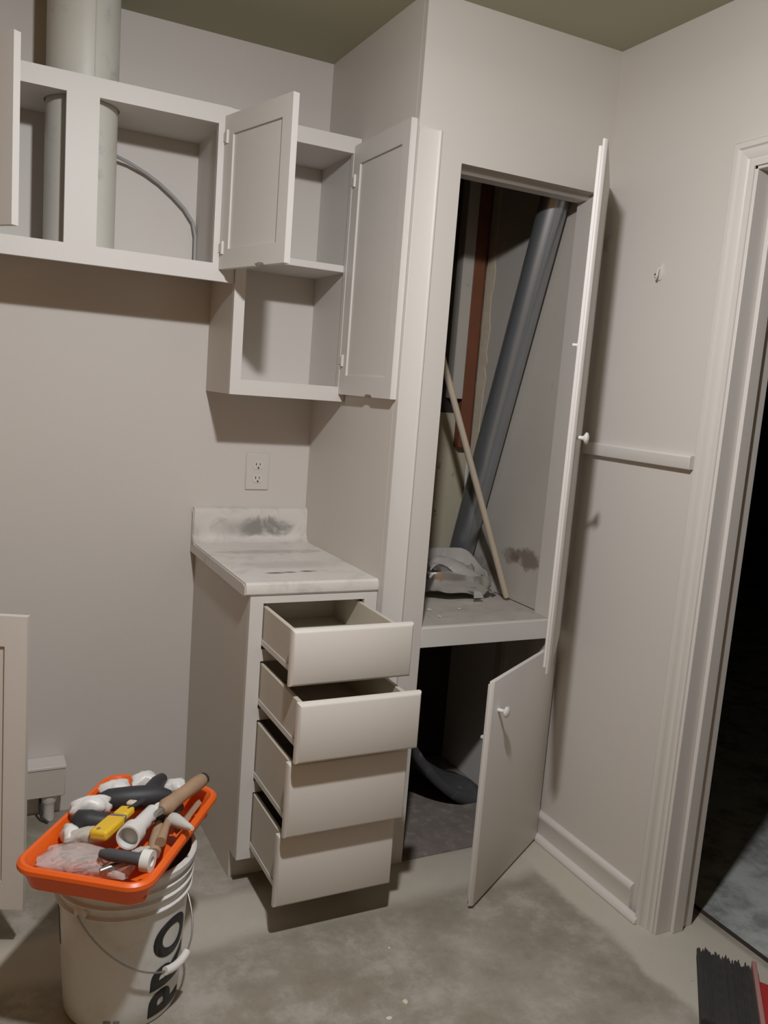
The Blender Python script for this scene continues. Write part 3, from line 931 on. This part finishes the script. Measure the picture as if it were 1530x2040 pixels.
loops = [(0.030, 0.000, .030), (0.022, 0.003, .034), (0.010, 0.040, .042), (0.002, 0.043, .048), (-0.002, 0.048, .052), (-0.001, 0.056, .051), (0.005, 0.061, .046), (0.012, 0.060, .042), (0.016, 0.053, .040), (0.022, 0.040, .038), (0.032, 0.008, .030), (0.036, 0.005, .026)]
MB().rings([rrect(HL - i, HW - i, r, z) for i, z, r in loops]).build('tray_shell', 'orange', tr, smooth=35)
for sx, sy in ((1, 1), (1, -1), (-1, 1), (-1, -1)):
    MB().lathe([(0.006, -0.002), (0.010, 0.002), (0.012, 0.010)], 12, (sx * (HL - 0.050), sy * (HW - 0.030), 0.0)).build('foot_nub', 'orange', tr, smooth=40)
Z0 = TC.z


def W(x, y, z):          # world point -> kept explicit for readability
    return Vector((x, y, z))


# wooden handled tool, laid over the heap and out over the far rim
t = thing('scraper', 'long tool with worn tan wooden handle lying on the tray heap', 'tool', (-0.66, -0.93, 0.44))
pA, pB = W(-0.568, -0.872, 0.486), W(-0.692, -0.980, 0.478)
dv = pB - pA
MB().tube([pA, pA + dv * .04, pA + dv * .2, pA + dv * .5, pA + dv * .75, pA + dv * .9, pB], [.013, .0165, .0185, .0165, .018, .020, .010], 18).build('handle', 'wood', t, world=True, smooth=50)
MB().tube([pA - dv * .03, pA + dv * .02], [.0145, .0150], 16).build('end_cap', 'rubber', t, world=True, smooth=50)
MB().tube([pB, pB + dv * .08, pB + dv * .14], [.008, .008, .006], 12).build('shank', 'steel', t, world=True, smooth=50)

# pipe fitting
t = thing('pipe_fitting', 'white plastic pipe elbow with open round mouth in tray', 'fitting', (-0.74, -1.0, 0.44))
e0, e1 = W(-0.700, -0.925, 0.446), W(-0.760, -1.012, 0.454)
dv = (e1 - e0).normalized()
hollow(e0, e1, 0.019, 0.003, 24).build('tube', 'white', t, world=True, smooth=40)
dn = Vector((-0.45, -0.78, 0.12)).normalized()
hollow(e1 - dn * 0.006, e1 + dn * 0.034, 0.0265, 0.004, 28).build('socket', 'white', t, world=True, smooth=40)
MB().tube([e1 + dn * 0.006, e1 + dn * 0.008], 0.0225, 24).build('inner_end', 'offwhite', t, world=True)

# second pale rod beside it
o = MB().tube([W(-0.648, -0.912, 0.444), W(-0.692, -1.02, 0.452), W(-0.712, -1.070, 0.452)], [.0075, .009, .012], 14).build('brush_handle', 'wood', loc=(-0.68, -1.0, 0.44), world=True, smooth=50)
tag(o, 'thin brown brush handle beside the white pipe elbow', 'brush')

# yellow body
t = thing('tape_measure', 'yellow and grey hand tool lying mid tray', 'tool', (-0.80, -0.965, 0.45))
Rz = Matrix.Translation((-0.808, -0.985, 0.462)) @ Matrix.Rotation(math.radians(50), 4, 'Z') @ Matrix.Rotation(math.radians(-6), 4, 'X')
B(-0.047, 0.032, -0.022, 0.022, -0.011, 0.011).xf(Rz).build('body', 'yellow', t, world=True, bevel=0.006)
B(0.032, 0.042, -0.020, 0.020, -0.009, 0.009).xf(Rz).build('band', 'steel', t, world=True, bevel=0.003)
B(0.042, 0.082, -0.018, 0.018, -0.009, 0.010).xf(Rz).build('tip', 'yellow', t, world=True, bevel=0.006)
MB().lathe([(0.0045, 0.0105), (0.0045, 0.0125)], 12, (-0.034, 0.004, 0)).xf(Rz).build('screw', 'steel', t, world=True)
B(0.090, 0.108, -0.010, 0.012, 0.002, 0.012).xf(Rz).build('clip', 'chip', t, world=True, bevel=0.004)

# black power-tool like body
t = thing('black_drill', 'black pistol shaped hand tool buried in the orange tray', 'tool', (-0.74, -0.86, 0.44))
MB().tube([W(-0.815, -0.845, 0.452), W(-0.79, -0.850, 0.454), W(-0.74, -0.862, 0.456), W(-0.68, -0.868, 0.456), W(-0.645, -0.872, 0.454)], [.016, .026, .029, .027, .012], 18).build('body', 'rubber', t, world=True, smooth=50)
MB().tube([W(-0.70, -0.862, 0.462), W(-0.668, -0.815, 0.462), W(-0.650, -0.785, 0.458)], [.020, .019, .014], 14).build('grip', 'rubber', t, world=True, smooth=50)
MB().tube([W(-0.718, -0.905, 0.470), W(-0.760, -0.938, 0.470)], [.007, .004], 10).build('trigger_lever', 'rubber', t, world=True, smooth=50)
# black roll left
o = MB().tube([W(-0.878, -0.915, 0.448), W(-0.866, -0.920, 0.452), W(-0.84, -0.932, 0.452), W(-0.795, -0.950, 0.450)], [.010, .023, .025, .016], 18).build('black_roll', 'rubber', loc=(-0.85, -0.925, 0.43), world=True, smooth=50)
tag(o, 'dark rounded roll at the left inside the orange tray', 'roll')
o = MB().tube([W(-0.70, -0.94, 0.444), W(-0.66, -0.945, 0.448), W(-0.635, -0.915, 0.446)], [.014, .020, .012], 14).build('dark_pouch', 'sheet', loc=(-0.67, -0.93, 0.43), world=True, smooth=50)
tag(o, 'small dark pouch under the wooden tool handle', 'pouch')


# white crumpled rags
def rag(cx, cy, cz, rx, ry, rz, seed, label, mat='white', group='white scraps in the orange tray'):
    rnd = random.Random(seed)
    ph = [rnd.random() * 6.28 for _ in range(6)]
    n, mm = 28, 10
    rs = []
    for j in range(mm + 1):
        f = math.pi * (0.04 + 0.92 * j / mm)
        ring = []
        for i in range(n):
            t_ = 2 * math.pi * i / n
            w = 1 + 0.16 * math.sin(3 * t_ + ph[0] + 2 * f) + 0.10 * math.sin(5 * t_ + ph[1] - 3 * f) + 0.08 * math.sin(8 * t_ + ph[2] + 5 * f)
            ring.append((cx + rx * w * math.sin(f) * math.cos(t_), cy + ry * w * math.sin(f) * math.sin(t_), cz - rz * math.cos(f)))
        rs.append(ring)
    o = MB().rings(rs).build('crumpled_rag', mat, loc=(cx, cy, cz - rz), world=True, smooth=60)
    tag(o, label, 'rag', group)
    return o


rag(-0.762, -0.790, 0.452, 0.036, 0.026, 0.020, 1, 'white crumpled scrap at the back corner of the tray')
rag(-0.690, -0.770, 0.452, 0.034, 0.028, 0.022, 2, 'rounded white scrap by the far tray rim')
rag(-0.620, -0.812, 0.446, 0.028, 0.026, 0.018, 3, 'white scrap beside the wooden handle end')
rag(-0.832, -0.884, 0.462, 0.045, 0.022, 0.026, 4, 'white scrap between the two black tools')
rag(-0.886, -0.955, 0.438, 0.020, 0.028, 0.024, 5, 'white scrap against the left tray wall')
rag(-0.668, -0.925, 0.458, 0.030, 0.015, 0.014, 6, 'thin white scrap under the wooden tool')

rag(-0.845, -0.978, 0.444, 0.050, 0.022, 0.018, 7, 'grey brown crumpled scrap below the yellow tool', 'plaster', 'grey scraps in the orange tray')
rag(-0.748, -1.068, 0.428, 0.024, 0.024, 0.016, 8, 'grey crumpled scrap below the pipe elbow', 'plaster', 'grey scraps in the orange tray')

# clear bag of fasteners
bg = thing('parts_bag', 'crinkled clear plastic bag of small parts across the tray front', 'bag', (-0.84, -1.04, 0.42))
rnd = random.Random(9)
n, mm = 26, 12
rs = []
Mb = Matrix.Translation((-0.860, -1.050, 0.424)) @ Matrix.Rotation(math.radians(-35), 4, 'Z')
for j in range(mm + 1):
    f = j / mm
    ww = 0.10 * (2 * f - 1)
    th = 0.006 + 0.021 * math.sin(math.pi * f) ** 0.7
    ring = []
    for i in range(n):
        a = 2 * math.pi * i / n
        ring.append(Mb @ Vector((ww + 0.004 * math.sin(5 * a), (0.040 + 0.006 * math.sin(7 * f)) * math.cos(a), th * math.sin(a) * (1 + 0.25 * math.sin(9 * f + 4 * a)))))
    rs.append(ring)
MB().rings(rs).build('film', 'bag', bg, world=True, smooth=60)
for k in range(16):
    a = rnd.random() * 6.28
    c = Mb @ Vector((rnd.uniform(-0.075, 0.075), rnd.uniform(-0.022, 0.022), rnd.uniform(-0.006, 0.006)))
    dvec = Vector((math.cos(a), math.sin(a), rnd.uniform(-.1, .1))) * 0.013
    MB().tube([c - dvec, c + dvec * .8, c + dvec * .8, c + dvec], [.002, .002, .0042, .0042], 8).build('fastener', 'steel' if k % 3 else 'wood', bg, world=True, smooth=40)

# tube with white cap
t = thing('capped_tube', 'dark slim tube with round white cap at tray corner', 'tube', (-0.78, -1.12, 0.44))
c0, c1 = W(-0.842, -1.090, 0.462), W(-0.764, -1.146, 0.463)
dv = (c1 - c0).normalized()
MB().tube([c0, c0 + dv * .02, c1], [.008, .013, .0135], 16).build('barrel', 'sheet', t, world=True, smooth=50)
hollow(c1, c1 + dv * 0.020, 0.0225, 0.0125, 26).build('cap', 'white', t, world=True, smooth=40)
MB().tube([c1, c1 + dv * 0.016], 0.0102, 18).build('cap_core', 'offwhite', t, world=True, smooth=40)
o = MB().tube([W(-0.845, -1.115, 0.436), W(-0.770, -1.100, 0.442), W(-0.735, -1.090, 0.446)], [.006, .010, .008], 12).build('metal_rod', 'steel', loc=(-0.79, -1.10, 0.43), world=True, smooth=50)
tag(o, 'short grey metal rod behind the white capped tube', 'rod')

# cone nozzle
t = thing('caulk_nozzle', 'grey white cone nozzle resting on the right tray rim', 'nozzle', (-0.67, -1.04, 0.45))
n0, n1 = W(-0.662, -0.998, 0.456), W(-0.642, -1.066, 0.470)
MB().tube([n0, n0 + (n1 - n0) * .25, n1], [.015, .014, .005], 18).build('cone', 'offwhite', t, world=True, smooth=40)
MB().tube([n0 - (n1 - n0) * .2, n0], [.016, .016], 18).build('collar', 'offwhite', t, world=True, smooth=40)

# wood lath along the right wall of the tray
o = MB().tube([W(-0.584, -0.899, 0.440), W(-0.664, -1.014, 0.440)], 0.008, 4).build('wood_lath', 'wood', loc=(-0.61, -0.96, 0.43), world=True)
tag(o, 'thin brown lath along the right wall of the tray', 'lath')
o = MB().tube([W(-0.690, -0.955, 0.430), W(-0.713, -1.035, 0.432), W(-0.727, -1.075, 0.430)], [.012, .018, .014], 12).build('rusty_lump', 'wood', loc=(-0.70, -1.03, 0.42), world=True, smooth=50)
tag(o, 'brown lump between elbow and right tray wall', 'scrap')

# ================================================================== BROOM HEAD BY THE DOORWAY
br = thing('broom_head', 'dark bristled broom head with faded red edge by the doorway', 'broom', (0.62, -1.50, 0.0))
f1, f2 = Vector((0.705, -1.332, 0)), Vector((0.778, -1.447, 0))
ln = Vector((-0.165, -0.165, 0))
ac = (f2 - f1)
random.seed(21)
m = MB()
for j in range(60):
    for i in range(4):
        u0, u1 = j / 60, (j + 1.25) / 60
        ext = 0.010 * math.sin(j * 0.55 + i) + 0.008 * math.sin(j * 1.7 + 2 * i) - 0.004 + random.uniform(-0.004, 0.004) - 0.006 * i
        a = f1 + ac * u0 - ln.normalized() * ext; b = f1 + ac * u1 - ln.normalized() * ext
        c = f1 + ac * u1 + ln * 1.3; d_ = f1 + ac * u0 + ln * 1.3
        z0, z1 = 0.001 + i * 0.009, 0.010 + i * 0.009 + random.uniform(-.002, .003)
        m.add([(p.x, p.y, z0) for p in (a, b, c, d_)] + [(p.x, p.y, z1) for p in (a, b, c, d_)],
              [(0, 3, 2, 1), (4, 5, 6, 7), (0, 1, 5, 4), (1, 2, 6, 5), (2, 3, 7, 6), (3, 0, 4, 7)])
bo = m.build('bristles', 'darkbristle', br, world=True)
bo['kind'] = 'stuff'
acn = ac.normalized()
def strip(w0, w1, z0, z1, name, mat, s=0.0, e=1.3):
    a = f2 + acn * w0 + ln * s; b = f2 + acn * w1 + ln * s; c = f2 + acn * w1 + ln * e; d_ = f2 + acn * w0 + ln * e
    MB().add([(p.x, p.y, z0) for p in (a, b, c, d_)] + [(p.x, p.y, z1) for p in (a, b, c, d_)],
             [(0, 3, 2, 1), (4, 5, 6, 7), (0, 1, 5, 4), (1, 2, 6, 5), (2, 3, 7, 6), (3, 0, 4, 7)]).build(name, mat, br, world=True, bevel=0.002)
strip(0.0005, 0.012, 0.001, 0.048, 'side_strip', 'pink')
strip(0.013, 0.040, 0.001, 0.044, 'red_block', 'red', s=0.32)

# ================================================================== CHIPS
random.seed(5)
def chip(x, y, z, s, label, group):
    k = random.randint(5, 7)
    poly = [(s * random.uniform(.6, 1.1) * math.cos(2 * math.pi * i / k), s * random.uniform(.6, 1.1) * math.sin(2 * math.pi * i / k)) for i in range(k)]
    o = MB().prism(poly, 0, 0.003, 'z').build('paint_chip', 'chip', loc=(x, y, z))
    tag(o, label, 'chip', group)
chip(0.275, -0.466, ZST, 0.010, 'pale flake at the left front of the closet shelf', 'paint flakes')
chip(0.386, -0.473, ZST, 0.007, 'pale flake under the crushed duct front edge', 'paint flakes')
chip(0.268, -0.545, ZST, 0.006, 'smallest pale flake near the shelf lip', 'paint flakes')
chip(-0.134, -1.205, 0.0, 0.009, 'white flake alone on the open floor at bottom centre', 'paint flakes')
chip(-0.081, -1.012, 0.0, 0.005, 'tiny white flake on floor just below the drawers', 'paint flakes')
chip(-0.195, -1.239, 0.0, 0.008, 'white flake at the very bottom edge of the floor', 'paint flakes')

# ================================================================== CEILING LAMP (out of frame, lights the room)
LT = LAMP.z + LAMP_R + 0.004
cl = thing('ceiling_lamp', 'dark metal ceiling lamp pan with a lit bulb above the viewer', 'lamp', (LAMP.x, LAMP.y, LT))
zc = ZT - LT
MB().lathe([(0.060, zc - 0.001), (0.120, zc - 0.006), (0.150, 0.0), (0.155, -0.018), (0.152, -0.018), (0.146, 0.0), (0.117, zc - 0.010), (0.060, zc - 0.006)], 40).build('pan', 'bronze', cl, smooth=40)  # added dark shield, keeps the bulb's upward light off the ceiling
MB().lathe([(0.026, zc - 0.007), (0.026, zc - 0.016), (0.022, 0.030)], 28).build('socket', 'bronze', cl, smooth=40)
MB().lathe([(0.020, 0.030), (0.026, 0.020), (0.030, 0.010), (0.024, 0.003), (0.004, 0.0)], 24).build('bulb', 'bulb', cl, smooth=80)
